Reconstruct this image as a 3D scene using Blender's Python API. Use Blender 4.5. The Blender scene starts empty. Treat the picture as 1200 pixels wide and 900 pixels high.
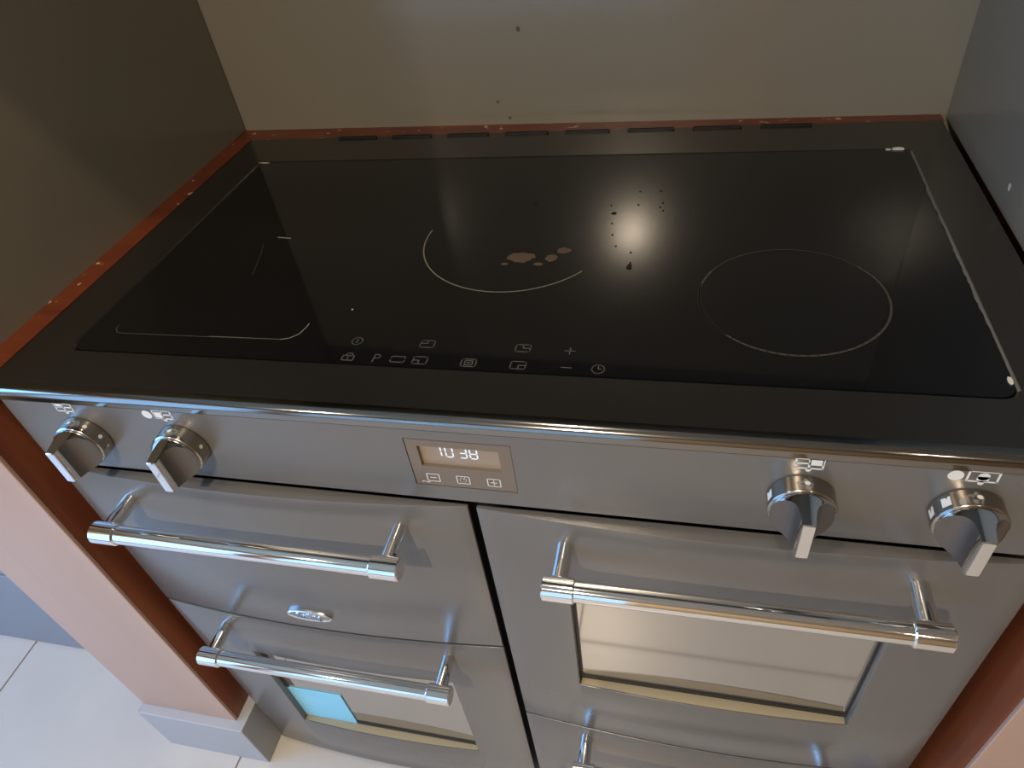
import bpy, bmesh, math, random
from mathutils import Vector
random.seed(7)
PI = math.pi
H = 0.925                      # height of the hob top above the floor; shapes below are given from the hob top
scene = bpy.context.scene
COL = scene.collection

# ------------------------------------------------------------------ camera, world, lights, exposure
cam = bpy.data.cameras.new('camera')
cam.sensor_width = 36.0
cam.lens = 820.38 / 1200 * 36
cam.clip_start = 0.02
camo = bpy.data.objects.new('camera', cam)
camo.location = (0.19188, -0.40037, 0.42446 + H)
camo.rotation_euler = (0.835457, 0.117359, 0.209481)
COL.objects.link(camo)
scene.camera = camo

world = bpy.data.worlds.new('world')
scene.world = world
world.use_nodes = True
bg = world.node_tree.nodes['Background']
bg.inputs[0].default_value = (0.50, 0.72, 1.0, 1)
bg.inputs[1].default_value = 1.2

def lamp(name, loc, kind, power, color, size, aim=None, spot=None, size_y=None):
    l = bpy.data.lights.new(name, kind)
    l.energy = power
    l.color = color
    if kind == 'AREA':
        l.shape = 'RECTANGLE' if size_y else 'DISK'
        l.size = size
        if size_y:
            l.size_y = size_y
    elif kind == 'SPOT':
        l.shadow_soft_size = size
        l.spot_size = math.radians(spot)
        l.spot_blend = 0.6
    else:
        l.shadow_soft_size = size
    o = bpy.data.objects.new(name, l)
    o.location = (loc[0], loc[1], loc[2] + H)
    if aim:
        d = Vector(aim) - Vector(loc)
        o.rotation_euler = d.to_track_quat('-Z', 'Y').to_euler()
    COL.objects.link(o)
    return o

WARM = (1.0, 0.82, 0.61)
CEIL = 1.56
lamp('window_daylight', (-1.98, -0.72, 0.25), 'AREA', 40, (0.15, 0.46, 1.0), 0.9, aim=(0, -0.72, 0.25), size_y=1.6)
lamp('glazed_door_daylight', (-1.98, -2.05, 0.20), 'AREA', 15, (0.20, 0.50, 1.0), 1.3, aim=(0, -2.05, 0.20), size_y=2.0)
lamp('glazed_door_daylight', (-0.95, -2.84, 0.20), 'AREA', 4.5, (0.26, 0.54, 1.0), 1.9, aim=(-0.95, 0, 0.2), size_y=2.0)
LAMPS = [(-1.36, -1.62), (-0.185, -1.62), (1.10, -1.62), (-0.13, -0.38)]
for (lx, ly), lp in zip(LAMPS, (12, 58, 3, 8)):
    lamp('downlight', (lx, ly, CEIL - 0.03), 'AREA', lp, WARM, 0.06 if ly < -1 else 0.045, aim=(lx, ly, -1))

scene.view_settings.view_transform = 'Standard'
scene.view_settings.look = 'None'
scene.view_settings.gamma = 1.0
scene.view_settings.exposure = 0.0
scene.view_settings.use_curve_mapping = False

# ------------------------------------------------------------------ materials
def srgb(r, g, b):
    f = lambda c: (c / 255 / 12.92) if c / 255 <= 0.04045 else ((c / 255 + 0.055) / 1.055) ** 2.4
    return (f(r), f(g), f(b), 1)

def mat(name, col, rough=0.5, metal=0.0, spec=0.5, noise=None, bump=None, rough_noise=None, coat=0.0, aniso=0.0):
    """noise = (scale vector, amount, second colour); bump = (scale vector, strength); rough_noise = (scale, lo, hi)"""
    m = bpy.data.materials.new(name)
    m.use_nodes = True
    nt = m.node_tree
    b = nt.nodes['Principled BSDF']
    b.inputs['Base Color'].default_value = col
    b.inputs['Roughness'].default_value = rough
    b.inputs['Metallic'].default_value = metal
    b.inputs['Specular IOR Level'].default_value = spec
    b.inputs['Coat Weight'].default_value = coat
    b.inputs['Coat Roughness'].default_value = 0.08
    b.inputs['Anisotropic'].default_value = aniso
    def tex(scale, detail=4.0):
        tc = nt.nodes.new('ShaderNodeTexCoord')
        mp = nt.nodes.new('ShaderNodeMapping')
        mp.inputs['Scale'].default_value = scale if isinstance(scale, (tuple, list)) else (scale,) * 3
        n = nt.nodes.new('ShaderNodeTexNoise')
        n.inputs['Scale'].default_value = 1.0
        n.inputs['Detail'].default_value = detail
        nt.links.new(tc.outputs['Object'], mp.inputs['Vector'])
        nt.links.new(mp.outputs['Vector'], n.inputs['Vector'])
        return n
    if noise:
        n = tex(noise[0])
        r = nt.nodes.new('ShaderNodeValToRGB')
        r.color_ramp.elements[0].position = 0.5 - noise[1]
        r.color_ramp.elements[1].position = 0.5 + noise[1]
        r.color_ramp.elements[0].color = col
        r.color_ramp.elements[1].color = noise[2]
        nt.links.new(n.outputs['Fac'], r.inputs['Fac'])
        nt.links.new(r.outputs['Color'], b.inputs['Base Color'])
    if bump:
        n = tex(bump[0])
        bp = nt.nodes.new('ShaderNodeBump')
        bp.inputs['Strength'].default_value = bump[1]
        bp.inputs['Distance'].default_value = 0.002
        nt.links.new(n.outputs['Fac'], bp.inputs['Height'])
        nt.links.new(bp.outputs['Normal'], b.inputs['Normal'])
    if rough_noise:
        n = tex(rough_noise[0], 1.0)
        mr = nt.nodes.new('ShaderNodeMapRange')
        mr.inputs['From Min'].default_value = 0.35
        mr.inputs['From Max'].default_value = 0.7
        mr.inputs['To Min'].default_value = rough_noise[1]
        mr.inputs['To Max'].default_value = rough_noise[2]
        nt.links.new(n.outputs['Fac'], mr.inputs['Value'])
        nt.links.new(mr.outputs['Result'], b.inputs['Roughness'])
    return m

def emit(name, col, strength):
    m = mat(name, (0, 0, 0, 1), 0.5)
    b = m.node_tree.nodes['Principled BSDF']
    b.inputs['Emission Color'].default_value = col
    b.inputs['Emission Strength'].default_value = strength
    return m

M = {}
M['paint'] = mat('sage_paint', srgb(125, 119, 107), 0.17, spec=0.5, noise=((3, 3, 3), 0.2, srgb(119, 116, 103)), bump=((60, 60, 60), 0.012))
M['room'] = mat('room_paint', srgb(172, 146, 110), 0.7)
M['ceil'] = mat('ceiling_paint', srgb(196, 176, 146), 0.8)
M['wood'] = mat('red_wood', srgb(150, 86, 56), 0.38, noise=((26, 26, 2.2), 0.22, srgb(100, 50, 32)), bump=((60, 60, 5), 0.08))
M['trimwood'] = mat('worn_red_wood', srgb(84, 38, 22), 0.35, noise=((14, 60, 60), 0.28, srgb(112, 54, 30)))
M['front_sheen'] = mat('sheen_wood_front', srgb(174, 144, 126), 0.35, noise=((30, 30, 1.5), 0.3, srgb(166, 135, 117)))  # the post's wood, paled so its colour holds the front sheen
M['plinth'] = mat('grey_plinth_paint', srgb(160, 162, 166), 0.5)
M['cabinet'] = mat('shaded_grey_paint', srgb(124, 128, 136), 0.5)  # plinth's grey paint, with the shade put into a darker base
M['tile'] = mat('cream_tile', srgb(180, 176, 170), 0.32, noise=((5, 5, 5), 0.25, srgb(190, 186, 180)))
M['grout'] = mat('grout', srgb(150, 144, 134), 0.9)
M['surround'] = mat('black_steel_surround', (0.105, 0.098, 0.09, 1), 0.22, metal=0.9)
M['lip'] = mat('polished_lip', (0.26, 0.25, 0.235, 1), 0.10, metal=1.0)
M['glass'] = mat('black_ceramic_glass', (0.004, 0.004, 0.0045, 1), 0.05, spec=0.5)
M['steel'] = mat('gunmetal_steel', (0.158, 0.15, 0.14, 1), 0.26, metal=0.42)
M['dark'] = mat('black_gap', (0.006, 0.006, 0.007, 1), 0.6)
M['seal'] = mat('grey_sealant', srgb(92, 89, 82), 0.7)
M['chrome'] = mat('chrome', (0.86, 0.86, 0.86, 1), 0.05, metal=1.0)
M['knob'] = mat('satin_chrome_knob', (0.40, 0.37, 0.32, 1), 0.17, metal=1.0)
M['dish'] = mat('brushed_knob_dish', (0.13, 0.115, 0.105, 1), 0.34, metal=0.7)
M['ledge'] = mat('champagne_trim', srgb(150, 138, 110), 0.4)
M['window'] = mat('mirrored_oven_glass', (0.46, 0.44, 0.41, 1), 0.06, metal=0.9)
M['gasket'] = mat('black_gasket', (0.012, 0.011, 0.01, 1), 0.4)
M['print'] = mat('white_print', srgb(205, 205, 200), 0.5)
M['symbol'] = mat('grey_symbol_print', srgb(80, 78, 74), 0.6)
M['zone'] = mat('grey_zone_print', srgb(120, 116, 104), 0.5)
M['zonefaint'] = mat('worn_zone_print', srgb(66, 63, 57), 0.5)
M['fascia'] = mat('display_fascia', srgb(104, 92, 80), 0.18, spec=0.6)
M['screen'] = mat('display_screen', srgb(140, 124, 106), 0.25, spec=0.5)  # brownish tone stands in for the reflection on the cover glass
M['digit'] = emit('lit_digits', (0.78, 0.86, 1.0, 1), 1.1)
M['digitdim'] = emit('lit_small_text', (0.8, 0.74, 0.85, 1), 0.45)
M['badge'] = mat('silver_badge', (0.72, 0.71, 0.69, 1), 0.22, metal=1.0)
M['pale_blue'] = mat('pale_blue_patch', srgb(120, 196, 226), 0.45, noise=((6, 6, 120), 0.2, srgb(140, 206, 230)))
M['residue'] = mat('burnt_residue', srgb(78, 63, 53), 0.7)
M['residuedark'] = mat('dark_residue', srgb(22, 14, 9), 0.7)
M['crumb'] = mat('pale_crumb', srgb(200, 196, 184), 0.8)
M['lens'] = emit('lamp_lens', (1.0, 0.8, 0.55, 1), 6.0)
M['glazing'] = mat('window_glass', (1, 1, 1, 1), 0.0)
M['glazing'].node_tree.nodes['Principled BSDF'].inputs['Transmission Weight'].default_value = 1.0

def chips(m):
    """pale worn chips in the varnish of the wooden strip"""
    nt = m.node_tree
    b = nt.nodes['Principled BSDF']
    src = b.inputs['Base Color'].links[0].from_socket
    tc = nt.nodes.new('ShaderNodeTexCoord')
    n = nt.nodes.new('ShaderNodeTexNoise')
    n.inputs['Scale'].default_value = 70
    n.inputs['Detail'].default_value = 3
    nt.links.new(tc.outputs['Object'], n.inputs['Vector'])
    r = nt.nodes.new('ShaderNodeValToRGB')
    r.color_ramp.elements[0].position = 0.66
    r.color_ramp.elements[1].position = 0.74
    nt.links.new(n.outputs['Fac'], r.inputs['Fac'])
    mx = nt.nodes.new('ShaderNodeMix'); mx.data_type = 'RGBA'
    nt.links.new(r.outputs['Color'], mx.inputs['Factor'])
    nt.links.new(src, mx.inputs[6])
    mx.inputs[7].default_value = srgb(206, 176, 140)
    nt.links.new(mx.outputs[2], b.inputs['Base Color'])
chips(M['trimwood'])

# ------------------------------------------------------------------ builders
def link(name, me, m, parent=None, smooth=False):
    o = bpy.data.objects.new(name, me)
    me.materials.append(m)
    COL.objects.link(o)
    if parent:
        o.parent = parent
        base = Vector(parent['_w']) if '_w' in parent else Vector((0, 0, 0))
        o.location = -base
    if smooth:
        me.polygons.foreach_set('use_smooth', [True] * len(me.polygons))
    return o

def build(name, bm, m, parent=None, smooth=False):
    bm.normal_update()
    bmesh.ops.recalc_face_normals(bm, faces=bm.faces)
    for v in bm.verts:
        v.co.z += H
    me = bpy.data.meshes.new(name)
    bm.to_mesh(me)
    bm.free()
    return link(name, me, m, parent, smooth)

def auto_smooth(o, ang=35):
    me = o.data
    me.polygons.foreach_set('use_smooth', [True] * len(me.polygons))
    bm = bmesh.new(); bm.from_mesh(me)
    lim = math.radians(ang)
    for e in bm.edges:
        if len(e.link_faces) != 2 or e.calc_face_angle(0) > lim:
            e.smooth = False
    bm.to_mesh(me); bm.free()

def box(bm, x0, x1, y0, y1, z0, z1, bev=0.0):
    vs = [bm.verts.new((x, y, z)) for z in (z0, z1) for y in (y0, y1) for x in (x0, x1)]
    fs = [(0, 2, 3, 1), (4, 5, 7, 6), (0, 1, 5, 4), (2, 6, 7, 3), (0, 4, 6, 2), (1, 3, 7, 5)]
    faces = [bm.faces.new([vs[i] for i in f]) for f in fs]
    if bev:
        edges = set(e for f in faces for e in f.edges)
        bmesh.ops.bevel(bm, geom=list(edges), offset=bev, segments=2, profile=0.5, affect='EDGES')

def add_box(name, m, x0, x1, y0, y1, z0, z1, parent=None, bev=0.0):
    bm = bmesh.new()
    box(bm, x0, x1, y0, y1, z0, z1, bev)
    return build(name, bm, m, parent)

def prism(bm, pts, axis, a, b):
    """extrude a 2D outline: axis 'z' takes (x,y), axis 'y' takes (x,z), axis 'x' takes (y,z)"""
    def mk(p, t):
        return {'z': (p[0], p[1], t), 'y': (p[0], t, p[1]), 'x': (t, p[0], p[1])}[axis]
    A = [bm.verts.new(mk(p, a)) for p in pts]
    B = [bm.verts.new(mk(p, b)) for p in pts]
    n = len(pts)
    bm.faces.new(A)
    bm.faces.new(B[::-1])
    for i in range(n):
        bm.faces.new([A[i], A[(i + 1) % n], B[(i + 1) % n], B[i]])

def rounded_rect(x0, x1, y0, y1, r, n=6):
    out = []
    for cx, cy, a0 in ((x1 - r, y1 - r, 0), (x0 + r, y1 - r, 90), (x0 + r, y0 + r, 180), (x1 - r, y0 + r, 270)):
        for k in range(n + 1):
            a = math.radians(a0 + 90 * k / n)
            out.append((cx + r * math.cos(a), cy + r * math.sin(a)))
    return out

def lathe(bm, origin, axis, prof, n=32):
    """prof = [(distance along the axis, radius)], axis 'x' or 'y'"""
    rings = []
    for d, r in prof:
        ring = []
        for k in range(n):
            a = 2 * PI * k / n
            c, s = r * math.cos(a), r * math.sin(a)
            p = (origin[0] + d, origin[1] + c, origin[2] + s) if axis == 'x' else (origin[0] + c, origin[1] + d, origin[2] + s)
            ring.append(bm.verts.new(p))
        rings.append(ring)
    for A, B in zip(rings, rings[1:]):
        for k in range(n):
            bm.faces.new([A[k], A[(k + 1) % n], B[(k + 1) % n], B[k]])
    bm.faces.new(rings[0])
    bm.faces.new(rings[-1][::-1])

def lathe_obj(name, m, origin, axis, prof, parent, n=32):
    bm = bmesh.new()
    lathe(bm, origin, axis, prof, n)
    o = build(name, bm, m, parent)
    auto_smooth(o)
    return o

def strokes(bm, lines, w, to3, th=0.0003):
    """thin raised print: each polyline becomes flat ribbons of width w and thickness th"""
    for ln in lines:
        closed = ln[0] == ln[-1]
        for i in range(len(ln) - 1):
            (ax, ay), (bx, by) = ln[i], ln[i + 1]
            L = math.hypot(bx - ax, by - ay)
            if L < 1e-9:
                continue
            ux, uy = (bx - ax) / L, (by - ay) / L
            e = w * 0.25
            nx, ny = -uy * w / 2, ux * w / 2
            q = [(ax - ux * e + nx, ay - uy * e + ny), (bx + ux * e + nx, by + uy * e + ny), (bx + ux * e - nx, by + uy * e - ny), (ax - ux * e - nx, ay - uy * e - ny)]
            bm.faces.new([bm.verts.new(to3(x, y, th)) for x, y in q])

def fills(bm, polys, to3, th=0.0003):
    for p in polys:
        bm.faces.new([bm.verts.new(to3(x, y, th)) for x, y in p])

def circ(cx, cy, r, n=24, a0=0, a1=360, ry=None):
    ry = ry or r
    return [(cx + r * math.cos(math.radians(a0 + (a1 - a0) * k / n)), cy + ry * math.sin(math.radians(a0 + (a1 - a0) * k / n))) for k in range(n + 1)]

def rect(x0, x1, y0, y1):
    return [(x0, y0), (x1, y0), (x1, y1), (x0, y1), (x0, y0)]

ON_HOB = lambda x, y, th: (x, y, th)
ON_FRONT = lambda x, z, th: (x, -th, z)

def text_mesh(body, size, m, name, parent, place, extrude=0.0, align='CENTER'):
    c = bpy.data.curves.new(name, 'FONT')
    c.body = body; c.size = size; c.align_x = align; c.align_y = 'CENTER'; c.extrude = extrude
    o = bpy.data.objects.new(name, c)
    COL.objects.link(o)
    dg = bpy.context.evaluated_depsgraph_get()
    me = bpy.data.meshes.new_from_object(o.evaluated_get(dg))
    bpy.data.objects.remove(o); bpy.data.curves.remove(c)
    for v in me.vertices:
        x, y, z = v.co
        v.co = Vector(place(x, y, z)) + Vector((0, 0, H))
    return link(name, me, m, parent)

def thing(name, loc, label, cat, group=None):
    o = bpy.data.objects.new(name, None)
    o.location = loc
    o['label'] = label; o['category'] = cat
    if group: o['group'] = group
    o['_w'] = tuple(loc)
    COL.objects.link(o)
    return o

def setting(o):
    o['kind'] = 'structure'
    return o

# ------------------------------------------------------------------ the setting
FL = -H
X0, X1, Y0 = -2.04, 2.6, -2.9           # room limits
bm = bmesh.new(); box(bm, X0, X1, Y0, 0.80, FL - 0.06, FL - 0.004)
floor = setting(build('floor', bm, M['grout']))
TS = 0.60
xs = [-0.5785 + TS * k for k in range(-4, 6)]
ys = [-0.28 + TS * k for k in range(-5, 2)]
for i, tx in enumerate(xs[:-1]):
    for ty in ys[:-1]:
        bm = bmesh.new()
        dz = random.uniform(-0.0004, 0.0004)
        box(bm, tx + 0.002, tx + TS - 0.002, ty + 0.002, ty + TS - 0.002, FL - 0.012, FL + dz - 0.0004)
        build('tile', bm, M['tile'], floor)
bm = bmesh.new(); box(bm, X0, X1, Y0, 0.80, CEIL, CEIL + 0.05)
ceiling = setting(build('ceiling', bm, M['ceil']))
for lx, ly in LAMPS:
    bm = bmesh.new()
    prof = [(0.036, 0.0), (0.036, -0.012), (0.052, -0.012), (0.055, 0.0)]
    n = 24
    rings = [[bm.verts.new((lx + r * math.cos(2 * PI * k / n), ly + r * math.sin(2 * PI * k / n), CEIL + z)) for k in range(n)] for r, z in prof]
    for A, B in zip(rings, rings[1:]):
        for k in range(n):
            bm.faces.new([A[k], A[(k + 1) % n], B[(k + 1) % n], B[k]])
    build('downlight_ring', bm, M['chrome'], ceiling, True)

# back wall, very slightly out of square as in the kitchen
bm = bmesh.new()
sl = (0.626 - 0.648) / (0.52 + 0.55)
yb = lambda x: 0.648 + sl * (x + 0.55)
prism(bm, [(X0, yb(-0.55)), (-0.55, yb(-0.55)), (0.52, yb(0.52)), (X1, yb(0.52)), (X1, 0.80), (X0, 0.80)], 'z', FL, CEIL)
wb = setting(build('wall_back', bm, M['paint']))
# niche cheeks above the hob
CAN = 0.79
setting(add_box('wall_left', M['paint'], -0.72, -0.550, -0.02, 0.646, 0.0, CAN))
wr = setting(add_box('wall_right', M['paint'], 0.520, 0.72, -0.02, 0.6245, -0.004, CAN))
# chimney canopy above
setting(add_box('trim_1', M['paint'], -0.72, 0.72, -0.03, 0.6245, CAN, CEIL))
# wooden strips beside and behind the hob
setting(add_box('trim_2', M['trimwood'], -0.552, 0.513, 0.606, 0.665, -0.03, -0.001))
setting(add_box('trim_3', M['trimwood'], -0.552, -0.5180, 0.004, 0.6055, -0.03, 0.0005))
setting(add_box('trim_4', M['wood'], 0.5125, 0.5195, 0.004, 0.604, -0.05, -0.022))
# the rest of the room behind the camera
setting(add_box('wall_far_right', M['room'], X1, X1 + 0.1, Y0, 0.80, FL, CEIL))
def wall_with_window(name, n, axis, pos, a0, a1, openings):
    """a wall across the room with window openings, each with its frame and its pane"""
    def bx_(bm, a, b, d0, d1, c, d):
        if axis == 'y': box(bm, a, b, pos - d1, pos - d0, c, d)
        else: box(bm, pos - d1, pos - d0, a, b, c, d)
    bm = bmesh.new()
    at = a0
    for w0, w1, z0, z1 in openings:
        bx_(bm, at, w0, 0, 0.1, FL, CEIL)
        bx_(bm, w0, w1, 0, 0.1, FL, z0); bx_(bm, w0, w1, 0, 0.1, z1, CEIL)
        at = w1
    bx_(bm, at, a1, 0, 0.1, FL, CEIL)
    setting(build(name, bm, M['room']))
    for w0, w1, z0, z1 in openings:
        bm = bmesh.new()
        for a, b in ((w0, w0 + 0.05), (w1 - 0.05, w1)):
            bx_(bm, a, b, 0.02, 0.07, z0, z1)
        bx_(bm, w0, w1, 0.02, 0.07, z0, z0 + 0.06); bx_(bm, w0, w1, 0.02, 0.07, z1 - 0.06, z1)
        w = setting(build('window_%d' % n, bm, M['ceil']))
        bm = bmesh.new(); bx_(bm, w0 + 0.05, w1 - 0.05, 0.04, 0.045, z0 + 0.06, z1 - 0.06)
        build('pane', bm, M['glazing'], w)
        n += 1
wall_with_window('wall_front', 1, 'y', Y0, X0, X1, [(-1.95, 0.05, -0.85, 1.25)])
wall_with_window('wall_far_left', 2, 'x', X0, Y0, 0.80, [(-2.75, -1.35, -0.85, 1.25), (-1.20, -0.24, -0.58, 1.08)])
M['reflection_strip'] = mat('dark_reflection_strip', srgb(48, 40, 34), 0.5)  # for unseen dark strips, added to draw a dark line in the chrome
setting(add_box('reflection_strip_front', M['reflection_strip'], X0, X1, Y0, Y0 + 0.02, FL, FL + 0.14))
setting(add_box('reflection_strip_left', M['reflection_strip'], X0, X0 + 0.02, Y0 + 0.02, 0.08, FL, FL + 0.14))

# small knocks and splashes on the painted walls
def chip(parent, m, pts):
    bm = bmesh.new()
    bm.faces.new([bm.verts.new(p) for p in pts])
    build('paint_chip', bm, m, parent)
chip(wr, M['crumb'], [(0.5198, 0.372 + 0.0035 * math.cos(a), 0.0245 + 0.0045 * math.sin(a) * (1.2 if a > 3 else 0.8)) for a in (0, 0.9, 1.7, 2.6, 3.5, 4.4, 5.4)])
for cx, cz, r in ((-0.098, 0.034, 0.0022), (-0.082, 0.009, 0.0024), (-0.055, 0.135, 0.003)):
    chip(wb, M['residue'], [(cx + r * math.cos(a), yb(cx) - 0.0004, cz + r * 1.3 * math.sin(a)) for a in (0, 0.9, 1.8, 2.7, 3.6, 4.5, 5.4)])

# ------------------------------------------------------------------ wooden post and the cabinet on the left
def pillar(side):
    s = -1 if side == 'left' else 1
    if side == 'left':
        t = thing('wooden_post', (-0.63, 0.0, 0.0), 'pinkish fronted red wood post left of the cooker, standing on a grey plinth block', 'post')
    else:
        t = thing('wooden_post', (0.63, 0.0, 0.0), 'pale fronted red wood post at lower right, beside the right-hand oven door', 'post')
    a, b = sorted((s * 0.535, s * 0.728))
    top = -0.0005 if side == 'left' else -0.012
    add_box('core', M['wood'], a, b, -0.019, 0.60, -0.782, top - 0.03, t)
    o = add_box('front_face', M['front_sheen'], a, b, -0.025, -0.0192, -0.782, top, t, 0.0012)
    o['label'] = 'front face of the wooden post, pale sheen in its colour'
    a, b = sorted((s * 0.517, s * 0.733))
    o = add_box('plinth_block', M['plinth'], a, b, -0.041, 0.05, FL + 0.0005, -0.783, t, 0.0015)
    o['label'] = 'grey painted plinth block at the foot'
    return t
pillar('left'); pillar('right')

cab = thing('base_cabinet', (-1.35, 0.36, 0.0), 'shaded grey base cabinet at far left, half hidden behind the wooden post', 'cabinet')
add_box('cabinet_body', M['dark'], -1.95, -0.735, 0.125, 0.64, FL + 0.0005, -0.045, cab)
add_box('worktop', M['wood'], -1.95, -0.735, 0.085, 0.64, -0.044, -0.004, cab, 0.003)
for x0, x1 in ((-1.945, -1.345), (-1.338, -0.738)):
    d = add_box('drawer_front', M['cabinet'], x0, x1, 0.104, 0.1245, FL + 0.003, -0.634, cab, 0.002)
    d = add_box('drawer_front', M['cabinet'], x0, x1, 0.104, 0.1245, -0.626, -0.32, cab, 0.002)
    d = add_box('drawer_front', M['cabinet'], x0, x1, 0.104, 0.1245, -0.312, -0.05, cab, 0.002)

# ------------------------------------------------------------------ the range cooker
ck = thing('range_cooker', (0, 0.3, 0.0), 'gunmetal range cooker with black induction hob, chrome knobs and bar handles', 'cooker')
add_box('carcass', M['dark'], -0.498, 0.498, 0.022, 0.600, FL + 0.012, -0.016, ck)

# hob surround: flat ring around the glass, rolled front lip
GX, GY0, GY1 = 0.458, 0.0656, 0.5226
bm = bmesh.new()
inner = rounded_rect(-GX, GX, GY0, GY1, 0.016, 6)
OX, OXL, OY0, OY1 = 0.510, 0.5165, 0.0125, 0.6045
def outer_for(i):
    k, n = divmod(i, 7)
    cx = OX if k in (0, 3) else -OXL
    cy = OY1 if k in (0, 1) else OY0
    return (cx, cy), n
N = len(inner)
top_in = [bm.verts.new((x, y, 0)) for x, y in inner]
bev_in = []
cxm, cym = 0.0, (GY0 + GY1) / 2
inn2 = rounded_rect(-GX + 0.002, GX - 0.002, GY0 + 0.002, GY1 - 0.002, 0.014, 6)
bev_in = [bm.verts.new((x, y, -0.0016)) for x, y in inn2]
down_in = [bm.verts.new((x, y, -0.007)) for x, y in inn2]
for i in range(N):
    j = (i + 1) % N
    bm.faces.new([top_in[i], top_in[j], bev_in[j], bev_in[i]])
    bm.faces.new([bev_in[i], bev_in[j], down_in[j], down_in[i]])
corners = [bm.verts.new(p) for p in ((OX, OY1, 0), (-OXL, OY1, 0), (-OXL, OY0, 0), (OX, OY0, 0))]
for k in range(4):
    for n in range(6):
        bm.faces.new([top_in[k * 7 + n], corners[k], top_in[k * 7 + n + 1]])
    bm.faces.new([top_in[k * 7 + 6], corners[k], corners[(k + 1) % 4], top_in[((k + 1) % 4) * 7]])
low = [bm.verts.new((v.co.x, v.co.y, -0.0125)) for v in corners]
for k in (3, 0, 1):
    j = (k + 1) % 4
    if k == 3:
        bm.faces.new([corners[3], low[3], low[0], corners[0]])
    elif k == 0:
        bm.faces.new([corners[0], low[0], low[1], corners[1]])
    else:
        bm.faces.new([corners[1], low[1], low[2], corners[2]])
sur = build('hob_surround', bm, M['surround'], ck)
sur['label'] = 'black steel rim around the hob glass'
# rolled front lip
bm = bmesh.new()
pts = [(0.0125, 0.0)] + [(0.0125 - 0.0125 * math.sin(PI / 2 * k / 10), -0.0100 + 0.0100 * math.cos(PI / 2 * k / 10)) for k in range(1, 11)]
pts += [(-0.0005, -0.0142), (0.004, -0.0150), (0.0125, -0.0150)]
prism(bm, pts, 'x', -OXL, OX)
lip = build('front_lip', bm, M['lip'], ck)
auto_smooth(lip, 50)
lip['label'] = 'polished rolled front lip of the hob'

# black ceramic glass
bm = bmesh.new()
prism(bm, rounded_rect(-GX + 0.0028, GX - 0.0028, GY0 + 0.0028, GY1 - 0.0028, 0.0135, 6), 'z', -0.006, -0.0006)
gl = build('hob_glass', bm, M['glass'], ck)
gl['label'] = 'black ceramic glass induction hob plate'
HT = -0.0004
HOBP = lambda x, y, th: (x, y, HT + th * 0.3)

def print_obj(name, lines, w, m, parent, to3=HOBP, polys=()):
    bm = bmesh.new()
    strokes(bm, lines, w, to3)
    fills(bm, polys, to3)
    return build(name, bm, m, parent)
# cooking zones (worn rings)
print_obj('zone_ring', [circ(-0.004, 0.305, 0.111, 40, 172, 322)], 0.0014, M['zone'], gl)
print_obj('zone_ring', [circ(0.2945, 0.1965, 0.0875, 44, 150, 400)], 0.0022, M['zonefaint'], gl)
print_obj('zone_ring', [circ(0.2945, 0.1965, 0.0875, 30, 40, 150)], 0.0010, M['zonefaint'], gl)
print_obj('zone_ring', [circ(0.2945, 0.1965, 0.0875, 12, 168, 225)], 0.0014, M['zone'], gl)
print_obj('zone_mark', [[(-0.424, 0.113), (-0.4235, 0.106), (-0.418, 0.100)] + [(-0.41, 0.0985), (-0.295, 0.099), (-0.216, 0.0995)]], 0.0010, M['zonefaint'], gl)
print_obj('zone_mark', [[(-0.30, 0.0995), (-0.216, 0.0998), (-0.206, 0.1025), (-0.198, 0.110), (-0.195, 0.121), (-0.1945, 0.128)]], 0.0013, M['zone'], gl)
print_obj('zone_mark', [[(-0.3175, 0.3015), (-0.2985, 0.2995)]], 0.0022, M['zone'], gl)
print_obj('scratch', [[(-0.330, 0.285), (-0.322, 0.262), (-0.309, 0.215)]], 0.0006, M['zonefaint'], gl)

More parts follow.
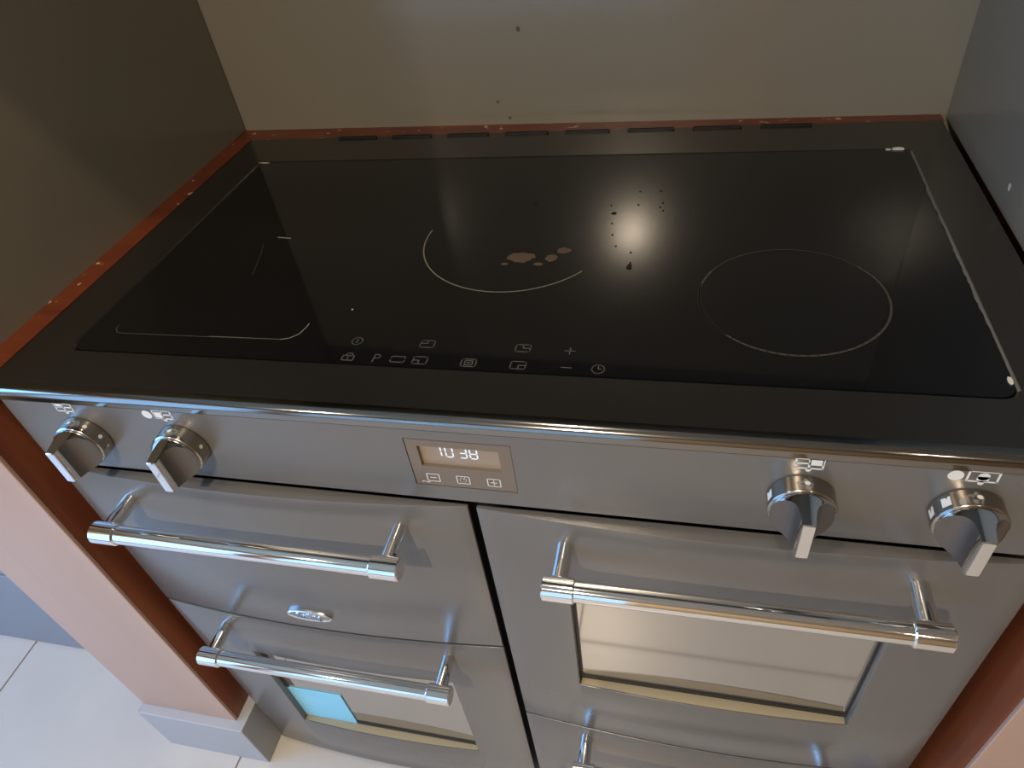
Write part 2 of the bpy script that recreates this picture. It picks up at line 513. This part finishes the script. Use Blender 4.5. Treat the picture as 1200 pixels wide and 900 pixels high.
# touch controls
def box_icon(cx, cy, detail):
    w, h = 0.0145, 0.0105
    x0, x1, y0, y1 = cx - w / 2, cx + w / 2, cy - h / 2, cy + h / 2
    L = [[p for p in rounded_rect(x0, x1, y0, y1, 0.002, 3)]]
    L[0].append(L[0][0])
    if detail == 'tl': L += [[(cx, y1), (cx, cy + 0.001), (x0, cy + 0.001)]]
    if detail == 'bl': L += [[(cx - 0.001, y0), (cx - 0.001, cy), (x0, cy)]]
    if detail == 'tr': L += [[(cx, y1), (cx, cy), (x1, cy)]]
    if detail == 'br': L += [[(cx + 0.0005, y0), (cx + 0.0005, cy), (x1, cy)]]
    if detail == 'mid':
        L += [rect(cx - 0.0038, cx + 0.0038, cy - 0.003, cy + 0.003), [(cx - 0.002, cy), (cx + 0.002, cy)]]
    return L
R1, R2 = 0.1028, 0.0779
icons = [
    ('touch_power', [circ(-0.1285, R1, 0.0056, 20), [(-0.1285, R1 - 0.0028), (-0.1285, R1 + 0.0028)]]),
    ('touch_lock', [rect(-0.1345, -0.1225, R2 - 0.005, R2 + 0.002), [(-0.1315, R2 + 0.002), (-0.1315, R2 + 0.0052), (-0.1262, R2 + 0.0058), (-0.1245, R2 + 0.002)], [(-0.1285, R2 - 0.003), (-0.1285, R2)]]),
    ('touch_boost', [[(-0.1012, R2 - 0.0058), (-0.1012, R2 + 0.0055), (-0.0975, R2 + 0.0055), (-0.0953, R2 + 0.0038), (-0.0953, R2 + 0.0018), (-0.0975, R2), (-0.1012, R2)]]),
    ('touch_bridge', [[(-0.0835, R2 + 0.0015), (-0.0825, R2 + 0.0042), (-0.0695, R2 + 0.0042), (-0.0685, R2 + 0.0015)], [(-0.0835, R2 - 0.0015), (-0.0825, R2 - 0.0042), (-0.0695, R2 - 0.0042), (-0.0685, R2 - 0.0015)]]),
    ('touch_zone', box_icon(-0.0527, R1, 'tl')),
    ('touch_zone', box_icon(-0.0529, R2, 'bl')),
    ('touch_zone', box_icon(-0.0037, R2, 'mid')),
    ('touch_zone', box_icon(0.0448, R1, 'tr')),
    ('touch_zone', box_icon(0.0448, R2, 'br')),
    ('touch_plus', [[(0.0855, R1 - 0.001), (0.0955, R1 - 0.001)], [(0.0905, R1 - 0.006), (0.0905, R1 + 0.004)]]),
    ('touch_minus', [[(0.0852, R2), (0.0952, R2)]]),
    ('touch_timer', [circ(0.1199, R2, 0.0058, 22), [(0.1199, R2 + 0.004), (0.1199, R2), (0.1228, R2)]]),
]
for nm, L in icons:
    print_obj(nm, L, 0.0011, M['symbol'], gl)

# burnt residue, specks, crumbs
def blob(bm, cx, cy, rx, ry, th, n=14, jag=0.35):
    pts = []
    for k in range(n):
        a = 2 * PI * k / n
        f = 1 - jag * random.random()
        pts.append((cx + rx * f * math.cos(a), cy + ry * f * math.sin(a)))
    prism(bm, pts, 'z', HT, HT + th)
for cx, cy, rx, ry in ((0.010, 0.262, 0.019, 0.012), (0.046, 0.261, 0.008, 0.008), (0.058, 0.277, 0.009, 0.007), (0.033, 0.249, 0.006, 0.0035), (-0.006, 0.248, 0.005, 0.0025)):
    bm = bmesh.new(); blob(bm, cx, cy, rx, ry, 0.0004, 20, 0.28)
    build('burnt_residue', bm, M['residue'], gl)
specks = [(0.13 + random.uniform(-0.045, 0.045), 0.34 + random.uniform(-0.09, 0.08), 0.0015, 0.0015, 0.0003) for u in range(12)]
for cx, cy, rx, ry, th in specks + [(0.1335, 0.247, 0.0034, 0.0042, 0.0015), (0.105, 0.362, 0.0035, 0.003, 0.0005)]:
    bm = bmesh.new(); blob(bm, cx, cy, rx, ry, th, 9)
    build('dark_speck', bm, M['residuedark'], gl)
for cx, cy, rx, ry, th in ((0.4435, 0.5205, 0.0085, 0.0035, 0.002), (0.4320, 0.520, 0.004, 0.002, 0.001), (-0.450, 0.5185, 0.010, 0.0012, 0.0006), (0.4535, 0.088, 0.002, 0.006, 0.0012), (-0.155, 0.155, 0.0010, 0.0010, 0.0005)):
    bm = bmesh.new(); blob(bm, cx, cy, rx, ry, th, 9)
    build('crumb', bm, M['crumb'], gl)
# uneven line of sealant along the right edge of the glass
bm = bmesh.new()
yy = GY0 + 0.01
prev = None
while yy < GY1 - 0.008:
    w = 0.0012 + 0.0016 * random.random() * (1 if 0.15 < yy < 0.42 else 0.3)
    z = 0.0006 + random.uniform(0, 0.0006)
    cur = (bm.verts.new((GX + 0.0005, yy, 0.0001)), bm.verts.new((GX - w / 2, yy, z)), bm.verts.new((GX - w - 0.0005, yy, -0.0006)))
    if prev:
        bm.faces.new([prev[0], cur[0], cur[1], prev[1]]); bm.faces.new([prev[1], cur[1], cur[2], prev[2]])
    prev = cur
    yy += 0.006
build('sealant_line', bm, M['seal'], gl)

# vent slots along the back
for k in range(8):
    x0 = -0.3573 + 0.0915 * k
    bm = bmesh.new()
    o_ = rounded_rect(x0, x0 + 0.0665, 0.5965, 0.6035, 0.003, 4)
    i_ = rounded_rect(x0 + 0.0015, x0 + 0.065, 0.5978, 0.6022, 0.002, 4)
    n = len(o_)
    A = [bm.verts.new((x, y, 0.0002)) for x, y in o_]; B = [bm.verts.new((x, y, 0.0022)) for x, y in o_]
    C = [bm.verts.new((x, y, 0.0022)) for x, y in i_]; D = [bm.verts.new((x, y, 0.0004)) for x, y in i_]
    for i in range(n):
        j = (i + 1) % n
        bm.faces.new([A[i], A[j], B[j], B[i]]); bm.faces.new([B[i], B[j], C[j], C[i]]); bm.faces.new([C[i], C[j], D[j], D[i]])
    bm.faces.new(D)
    build('vent_slot', bm, M['gasket'], ck)

# control panel with display opening
DX0, DX1, DZ0, DZ1 = -0.0515, 0.0505, -0.0925, -0.0270
bm = bmesh.new()
pz0, pz1 = -0.1125, -0.0154
for a, b, c, d in ((-0.5, DX0, pz0, pz1), (DX1, 0.5, pz0, pz1), (DX0, DX1, pz0, DZ0), (DX0, DX1, DZ1, pz1)):
    vs = [bm.verts.new((x, 0, z)) for x, z in ((a, c), (b, c), (b, d), (a, d))]
    bm.faces.new(vs)
for (xa, za), (xb, zb) in (((DX0, DZ0), (DX1, DZ0)), ((DX1, DZ0), (DX1, DZ1)), ((DX1, DZ1), (DX0, DZ1)), ((DX0, DZ1), (DX0, DZ0)),
                           ((-0.5, pz0), (0.5, pz0)), ((0.5, pz0), (0.5, pz1)), ((0.5, pz1), (-0.5, pz1)), ((-0.5, pz1), (-0.5, pz0))):
    bm.faces.new([bm.verts.new(p) for p in ((xa, 0, za), (xb, 0, zb), (xb, 0.02, zb), (xa, 0.02, za))])
bmesh.ops.remove_doubles(bm, verts=bm.verts, dist=1e-5)
panel = build('control_panel', bm, M['steel'], ck)

# clock display
SX0, SX1, SZ0, SZ1 = -0.0400, 0.0380, -0.0650, -0.0370
bm = bmesh.new()
for a, b, c, d in ((DX0 + .0006, SX0, DZ0 + .0006, DZ1 - .0012), (SX1, DX1 - .0006, DZ0 + .0006, DZ1 - .0012), (SX0, SX1, DZ0 + .0006, SZ0), (SX0, SX1, SZ1, DZ1 - .0012)):
    bm.faces.new([bm.verts.new((x, 0.0006, z)) for x, z in ((a, c), (b, c), (b, d), (a, d))])
for (xa, za), (xb, zb) in (((SX0, SZ0), (SX1, SZ0)), ((SX1, SZ0), (SX1, SZ1)), ((SX1, SZ1), (SX0, SZ1)), ((SX0, SZ1), (SX0, SZ0))):
    bm.faces.new([bm.verts.new(p) for p in ((xa, 0.0006, za), (xb, 0.0006, zb), (xb, 0.0045, zb), (xa, 0.0045, za))])
bmesh.ops.remove_doubles(bm, verts=bm.verts, dist=1e-5)
disp = build('clock_display', bm, M['fascia'], ck)
disp['label'] = 'glossy clock display with lit digits and three touch buttons'
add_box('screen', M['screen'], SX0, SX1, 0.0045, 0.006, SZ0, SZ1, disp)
SCR = lambda x, z, th: (x, 0.0043 - th, z)
# seven-segment digits, set back behind the window so that their tops hide behind its upper edge
def digit(cx, zb, segs, w=0.0068, h=0.0128):
    t = 0.0015
    x0, x1, zm, zt = cx - w / 2, cx + w / 2, zb + h / 2, zb + h
    S = {'a': [(x0 + .001, zt), (x1 - .001, zt)], 'g': [(x0 + .001, zm), (x1 - .001, zm)], 'd': [(x0 + .001, zb), (x1 - .001, zb)],
         'f': [(x0, zm + .001), (x0, zt - .001)], 'b': [(x1, zm + .001), (x1, zt - .001)], 'e': [(x0, zb + .001), (x0, zm - .001)], 'c': [(x1, zb + .001), (x1, zm - .001)]}
    bm = bmesh.new()
    strokes(bm, [S[s] for s in segs], t, SCR)
    build('digit', bm, M['digit'], disp)
ZB = -0.0530
digit(-0.0222, ZB, 'bc')
digit(-0.0108, ZB, 'abcdef')
digit(0.0025, ZB, 'abgcd')
digit(0.0127, ZB, 'abcdefg')
text_mesh('Manu', 0.0048, M['digitdim'], 'display_text', disp, lambda x, y, z: (x - 0.0012, 0.0040, y - 0.0605))
ON_DISP = lambda x, z, th: (x, 0.0004 - th, z)
for cx, kind in ((-0.0317, '-'), (-0.0016, 'o'), (0.0286, '+')):
    cz = -0.0805
    L = [rect(cx - 0.0062, cx + 0.0062, cz - 0.0052, cz + 0.0052)]
    if kind in '-+': L.append([(cx - 0.003, cz), (cx + 0.003, cz)])
    if kind == '+': L.append([(cx, cz - 0.003), (cx, cz + 0.003)])
    if kind == 'o':
        L.append(circ(cx, cz, 0.0032, 16, 120, 420)); L.append([(cx + 0.0004, cz + 0.0008), (cx + 0.0016, cz + 0.0028), (cx + 0.0016, cz + 0.0040)])
    print_obj('touch_button', L, 0.0010, M['print'], disp, ON_DISP)
print_obj('scuff', [[(-0.0445, -0.0880), (-0.0425, -0.0868), (-0.0405, -0.0878)], [(-0.0395, -0.0882), (-0.0365, -0.0876)]], 0.0010, M['print'], disp, ON_DISP)

# symbols printed above the knobs
PZ = -0.0205
def zone_symbol(cx, kind):
    w, h = 0.0205, 0.0112
    x0, x1, z0, z1 = cx - w / 2, cx + w / 2, PZ - h / 2 + 0.0005, PZ + h / 2 + 0.0005
    zm = (z0 + z1) / 2
    L, P = [rect(x0, x1, z0, z1)], []
    if kind == 1:
        L += [[(cx, z0), (cx, z1)], [(x0, zm), (x1, zm)]]; P.append(rect(x0, cx, zm, z1)[:4])
    if kind == 2:
        L += [[(cx, z0), (cx, z1)], [(cx, zm), (x1, zm)]]; P.append(rect(x0, cx, z0, zm + 0.003)[:4]); P.append(circ(cx - 0.0185, PZ - 0.0008, 0.0056, 18, 0, 342))
    if kind == 3:
        L += [[(cx, z0), (cx, z1)], [(x0, zm), (cx, zm)]]; P.append(rect(cx, x1, zm - 0.0018, z1)[:4])
    if kind == 4:
        P.append(circ(cx - 0.0185, PZ - 0.0002, 0.0056, 18, 0, 342)); P.append(circ(cx + 0.0003, zm, 0.0042, 16, 0, 340)); P.append([(cx - 0.004, zm), (cx + 0.0045, zm), (cx + 0.0045, z0), (cx - 0.004, z0)])
    P.append(circ(cx, z0 - 0.0018, 0.0022, 12, 0, 330))
    print_obj('printed_symbol', L, 0.0017, M['print'], panel, ON_FRONT, P)

# control knobs
def knob(cx, cz, dots):
    k = lathe_obj('control_knob', M['knob'], (cx, 0, cz), 'y',
                  [(-0.0004, 0.0262), (-0.0012, 0.0270), (-0.0160, 0.0268), (-0.0168, 0.0262), (-0.0172, 0.0252), (-0.0184, 0.0252), (-0.0184, 0.001)], ck, 48)
    # round cap scooped away at both sides, which leaves an upright grip bar
    bm = bmesh.new()
    secs = [(-0.0180, 0.0258), (-0.0192, 0.0240), (-0.0206, 0.0205), (-0.0222, 0.0165), (-0.0242, 0.0128), (-0.0268, 0.0098), (-0.0300, 0.0077), (-0.0340, 0.0064), (-0.0400, 0.0056), (-0.0460, 0.0051), (-0.0470, 0.0045)]
    rings = []
    for y, hw in secs:
        R = 0.0262 if y < -0.0185 else 0.0254
        R -= max(0.0, (-0.020 - y)) * 0.17
        if y < -0.0465: R -= 0.0008
        hw = min(hw, R * 0.999)
        a0 = math.asin(hw / R)
        up = [(R * math.sin(-a0 + 2 * a0 * i / 14), R * math.cos(-a0 + 2 * a0 * i / 14)) for i in range(15)]
        ring = list(up)
        zt = R * math.cos(a0)
        ring += [(hw, zt - 2 * zt * i / 6) for i in range(1, 6)]
        ring += [(-x, -z) for x, z in up]
        ring += [(-hw, -zt + 2 * zt * i / 6) for i in range(1, 6)]
        rings.append([bm.verts.new((cx + x, y, cz + z)) for x, z in ring])
    n = len(rings[0])
    for q, (A, B) in enumerate(zip(rings, rings[1:])):
        for i in range(n):
            f = bm.faces.new([A[i], A[(i + 1) % n], B[(i + 1) % n], B[i]])
            if (14 <= i < 20 or i >= n - 6) and q < 8:
                f.material_index = 1                     # the scooped sides are brushed darker
    bm.faces.new(rings[-1]); bm.faces.new(rings[0][::-1])
    g = build('grip', bm, M['chrome'], k)
    g.data.materials.append(M['dish'])
    auto_smooth(g, 30)
    # white marks printed round the skirt
    for a, wide in dots:
        bm = bmesh.new()
        hw = 0.0022 if not wide else 0.0042
        hl = 0.0022 if not wide else 0.0046
        ring = []
        m = 14 if not wide else 4
        for i in range(m):
            t = 2 * PI * i / m + (PI / 4 if wide else 0)
            f = 1.0 if not wide else 1.25
            aa = math.radians(a) + hw * f * math.cos(t) / 0.0270
            ring.append(bm.verts.new((cx + 0.02715 * math.sin(aa), -0.0085 + hl * f * math.sin(t), cz + 0.02715 * math.cos(aa))))
        bm.faces.new(ring)
        build('marker', bm, M['print'], k)
    return k
KZ = -0.0610
KX = [(-0.4160, KZ, 1, [(-8, False), (32, False), (70, False), (100, False)]),
      (-0.2970, KZ, 2, [(-2, False), (-42, True), (75, False)]),
      (0.2955, KZ, 3, [(2, False), (-72, True)]),
      (0.4180, KZ, 4, [(2, False), (-48, True), (-82, True)])]
for cx, cz, kind, dots in KX:
    knob(cx, cz, dots)
    zone_symbol(cx + (-0.007 if cx < 0 else 0.001), kind)

# doors: bowed outwards, with handle, window and badge
BOW = 0.0125
def door(name, x0, x1, z0, z1, hole=None):
    xc, hw = (x0 + x1) / 2, (x1 - x0) / 2
    fy = lambda x: -BOW * (1 - ((x - xc) / hw) ** 2) - 0.0005
    NX = 28
    xs = sorted(set([x0 + (x1 - x0) * i / NX for i in range(NX + 1)] + ([hole[0], hole[1]] if hole else [])))
    xs = [x for i, x in enumerate(xs) if i == 0 or x - xs[i - 1] > 1e-4]
    zs = [z0, z1] if not hole else [z0, hole[2], hole[3], z1]
    bm = bmesh.new()
    V = {}
    def v(x, z, y):
        key = (round(x, 5), round(z, 5), round(y, 5))
        if key not in V: V[key] = bm.verts.new((x, y, z))
        return V[key]
    YB = 0.0030
    for i in range(len(xs) - 1):
        a, b = xs[i], xs[i + 1]
        for c, d in zip(zs, zs[1:]):
            if hole and hole[0] - 1e-4 <= a and b <= hole[1] + 1e-4 and c == hole[2]:
                continue
            bm.faces.new([v(a, c, fy(a)), v(b, c, fy(b)), v(b, d, fy(b)), v(a, d, fy(a))])
        for z in (z0, z1):
            bm.faces.new([v(a, z, fy(a)), v(b, z, fy(b)), v(b, z, YB), v(a, z, YB)])
        if hole and hole[0] - 1e-4 <= a and b <= hole[1] + 1e-4:
            for z in (hole[2], hole[3]):
                bm.faces.new([v(a, z, fy(a)), v(b, z, fy(b)), v(b, z, YB), v(a, z, YB)])
    for x in (x0, x1):
        for c, d in zip(zs, zs[1:]):
            bm.faces.new([v(x, c, fy(x)), v(x, d, fy(x)), v(x, d, YB), v(x, c, YB)])
    if hole:
        for x in hole[:2]:
            bm.faces.new([v(x, hole[2], fy(x)), v(x, hole[3], fy(x)), v(x, hole[3], YB), v(x, hole[2], YB)])
    bmesh.ops.recalc_face_normals(bm, faces=bm.faces)
    sharp = [e for e in bm.edges if len(e.link_faces) == 2 and e.calc_face_angle(0) > math.radians(55)]
    bmesh.ops.bevel(bm, geom=sharp, offset=0.0009, segments=2, profile=0.5, affect='EDGES')
    o = build(name, bm, M['steel'], ck)
    auto_smooth(o, 40)
    if hole:
        hx0, hx1, hz0, hz1 = hole
        g = add_box('oven_window', M['window'], hx0, hx1, 0.0035, 0.006, hz0, hz1, o)
        g['label'] = 'reflective oven window glass'
        bm = bmesh.new()
        box(bm, hx0 + 0.0004, hx1 - 0.0004, 0.0018, 0.0034, hz0 + 0.0004, hz0 + 0.0085)
        box(bm, hx0 + 0.0004, hx0 + 0.0035, 0.0018, 0.0034, hz0 + 0.0085, hz1 - 0.0004)
        box(bm, hx1 - 0.0025, hx1 - 0.0004, 0.0018, 0.0034, hz0 + 0.0085, hz1 - 0.0004)
        build('window_gasket', bm, M['gasket'], o)
        bm = bmesh.new()
        xx = [hx0 + 0.0025 + (hx1 - hx0 - 0.005) * i / 20 for i in range(21)]
        rows = [[bm.verts.new((x, y, z)) for y, z in ((fy(x) + 0.0022, hz0 + 0.0002), (fy(x) + 0.0022, hz0 + 0.0012), (0.0016, hz0 + 0.0012), (0.0016, hz0 + 0.0002))] for x in xx]
        for A, B in zip(rows, rows[1:]):
            for i in range(4):
                bm.faces.new([A[i], A[(i + 1) % 4], B[(i + 1) % 4], B[i]])
        bm.faces.new(rows[0]); bm.faces.new(rows[-1][::-1])
        lg = build('window_ledge', bm, M['ledge'], o)
        lg['label'] = 'champagne coloured ledge under the oven glass'
    return o, fy

def handle(dr, fy, x0, x1, z, yb=-0.055):
    lathe_obj('handle_bar', M['chrome'], (0, yb, z), 'x', [(x0 + 0.029, 0.0102), (x1 - 0.029, 0.0102)], dr, 40)
    for a, b, s in ((x0, x0 + 0.031, 1), (x1 - 0.031, x1, -1)):
        lathe_obj('handle_collar', M['chrome'], (0, yb, z), 'x', [(a, 0.0110), (a + 0.0012, 0.0122), (b - 0.0012, 0.0122), (b, 0.0110)], dr, 40)
    for px in (x0 + 0.0145, x1 - 0.0165):
        lathe_obj('handle_post', M['chrome'], (px, 0, z), 'y', [(yb + 0.0060, 0.0088), (fy(px) + 0.0008, 0.0088)], dr, 28)

HX0, HX1 = -0.429, -0.066
d1, f1 = door('grill_door', -0.498, -0.0045, -0.4040, -0.1215)
handle(d1, f1, HX0, HX1, -0.1610)
d2, f2 = door('oven_door', -0.498, -0.0045, -0.895, -0.4092, (-0.404, -0.0905, -0.768, -0.520))
d2['label'] = 'lower left oven door with pale blue patch in its window'
handle(d2, f2, HX0, HX1, -0.4470)
d3, f3 = door('oven_door', 0.0045, 0.498, -0.5930, -0.1215, (0.0905, 0.4055, -0.4635, -0.232))
d3['label'] = 'upper right oven door with wide window'
handle(d3, f3, 0.0775, 0.4245, -0.1610)
d4, f4 = door('storage_door', 0.0045, 0.498, -0.895, -0.5982)
handle(d4, f4, 0.0775, 0.4245, -0.6300)
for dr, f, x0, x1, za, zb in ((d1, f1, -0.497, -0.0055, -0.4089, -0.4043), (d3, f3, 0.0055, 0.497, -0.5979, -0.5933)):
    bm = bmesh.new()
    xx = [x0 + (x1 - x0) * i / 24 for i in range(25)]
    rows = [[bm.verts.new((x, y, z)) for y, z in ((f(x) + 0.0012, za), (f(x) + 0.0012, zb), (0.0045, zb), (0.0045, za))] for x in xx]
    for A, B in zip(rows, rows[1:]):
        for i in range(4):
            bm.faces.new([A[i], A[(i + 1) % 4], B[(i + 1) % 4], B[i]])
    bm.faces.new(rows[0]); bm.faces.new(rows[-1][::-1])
    build('gap_shade', bm, M['dark'], dr)  # black strip filling the gap, in place of its shade
st = add_box('blue_patch', M['pale_blue'], -0.4035, -0.3080, 0.0016, 0.0032, -0.7665, -0.661, d2)  # pale blue rectangle set just in front of the pane
st['label'] = 'pale blue patch in the oven window'

# oval badge on the grill door
bx, bz = -0.2555, -0.3690
by = f1(bx)
bm = bmesh.new()
prof = [(0.0325, 0.0112, 0.0), (0.0325, 0.0112, -0.0028), (0.0312, 0.0102, -0.0038), (0.0292, 0.0088, -0.0034), (0.0285, 0.0082, -0.0030)]
rings = [[bm.verts.new((bx + a * math.cos(2 * PI * k / 48), by + 0.0006 + y, bz + b * math.sin(2 * PI * k / 48))) for k in range(48)] for a, b, y in prof]
for A, B in zip(rings, rings[1:]):
    for k in range(48):
        bm.faces.new([A[k], A[(k + 1) % 48], B[(k + 1) % 48], B[k]])
bm.faces.new(rings[-1])
bd = build('oval_badge', bm, M['badge'], d1)
auto_smooth(bd, 30)
bd['label'] = 'small silver oval badge with raised lettering'
text_mesh('Belling', 0.0135, M['chrome'], 'badge_lettering', d1, lambda x, y, z: (bx + x, by - 0.0030 - z, bz + y), extrude=0.0006)

for o in list(bpy.data.objects):
    if '_w' in o:
        del o['_w']
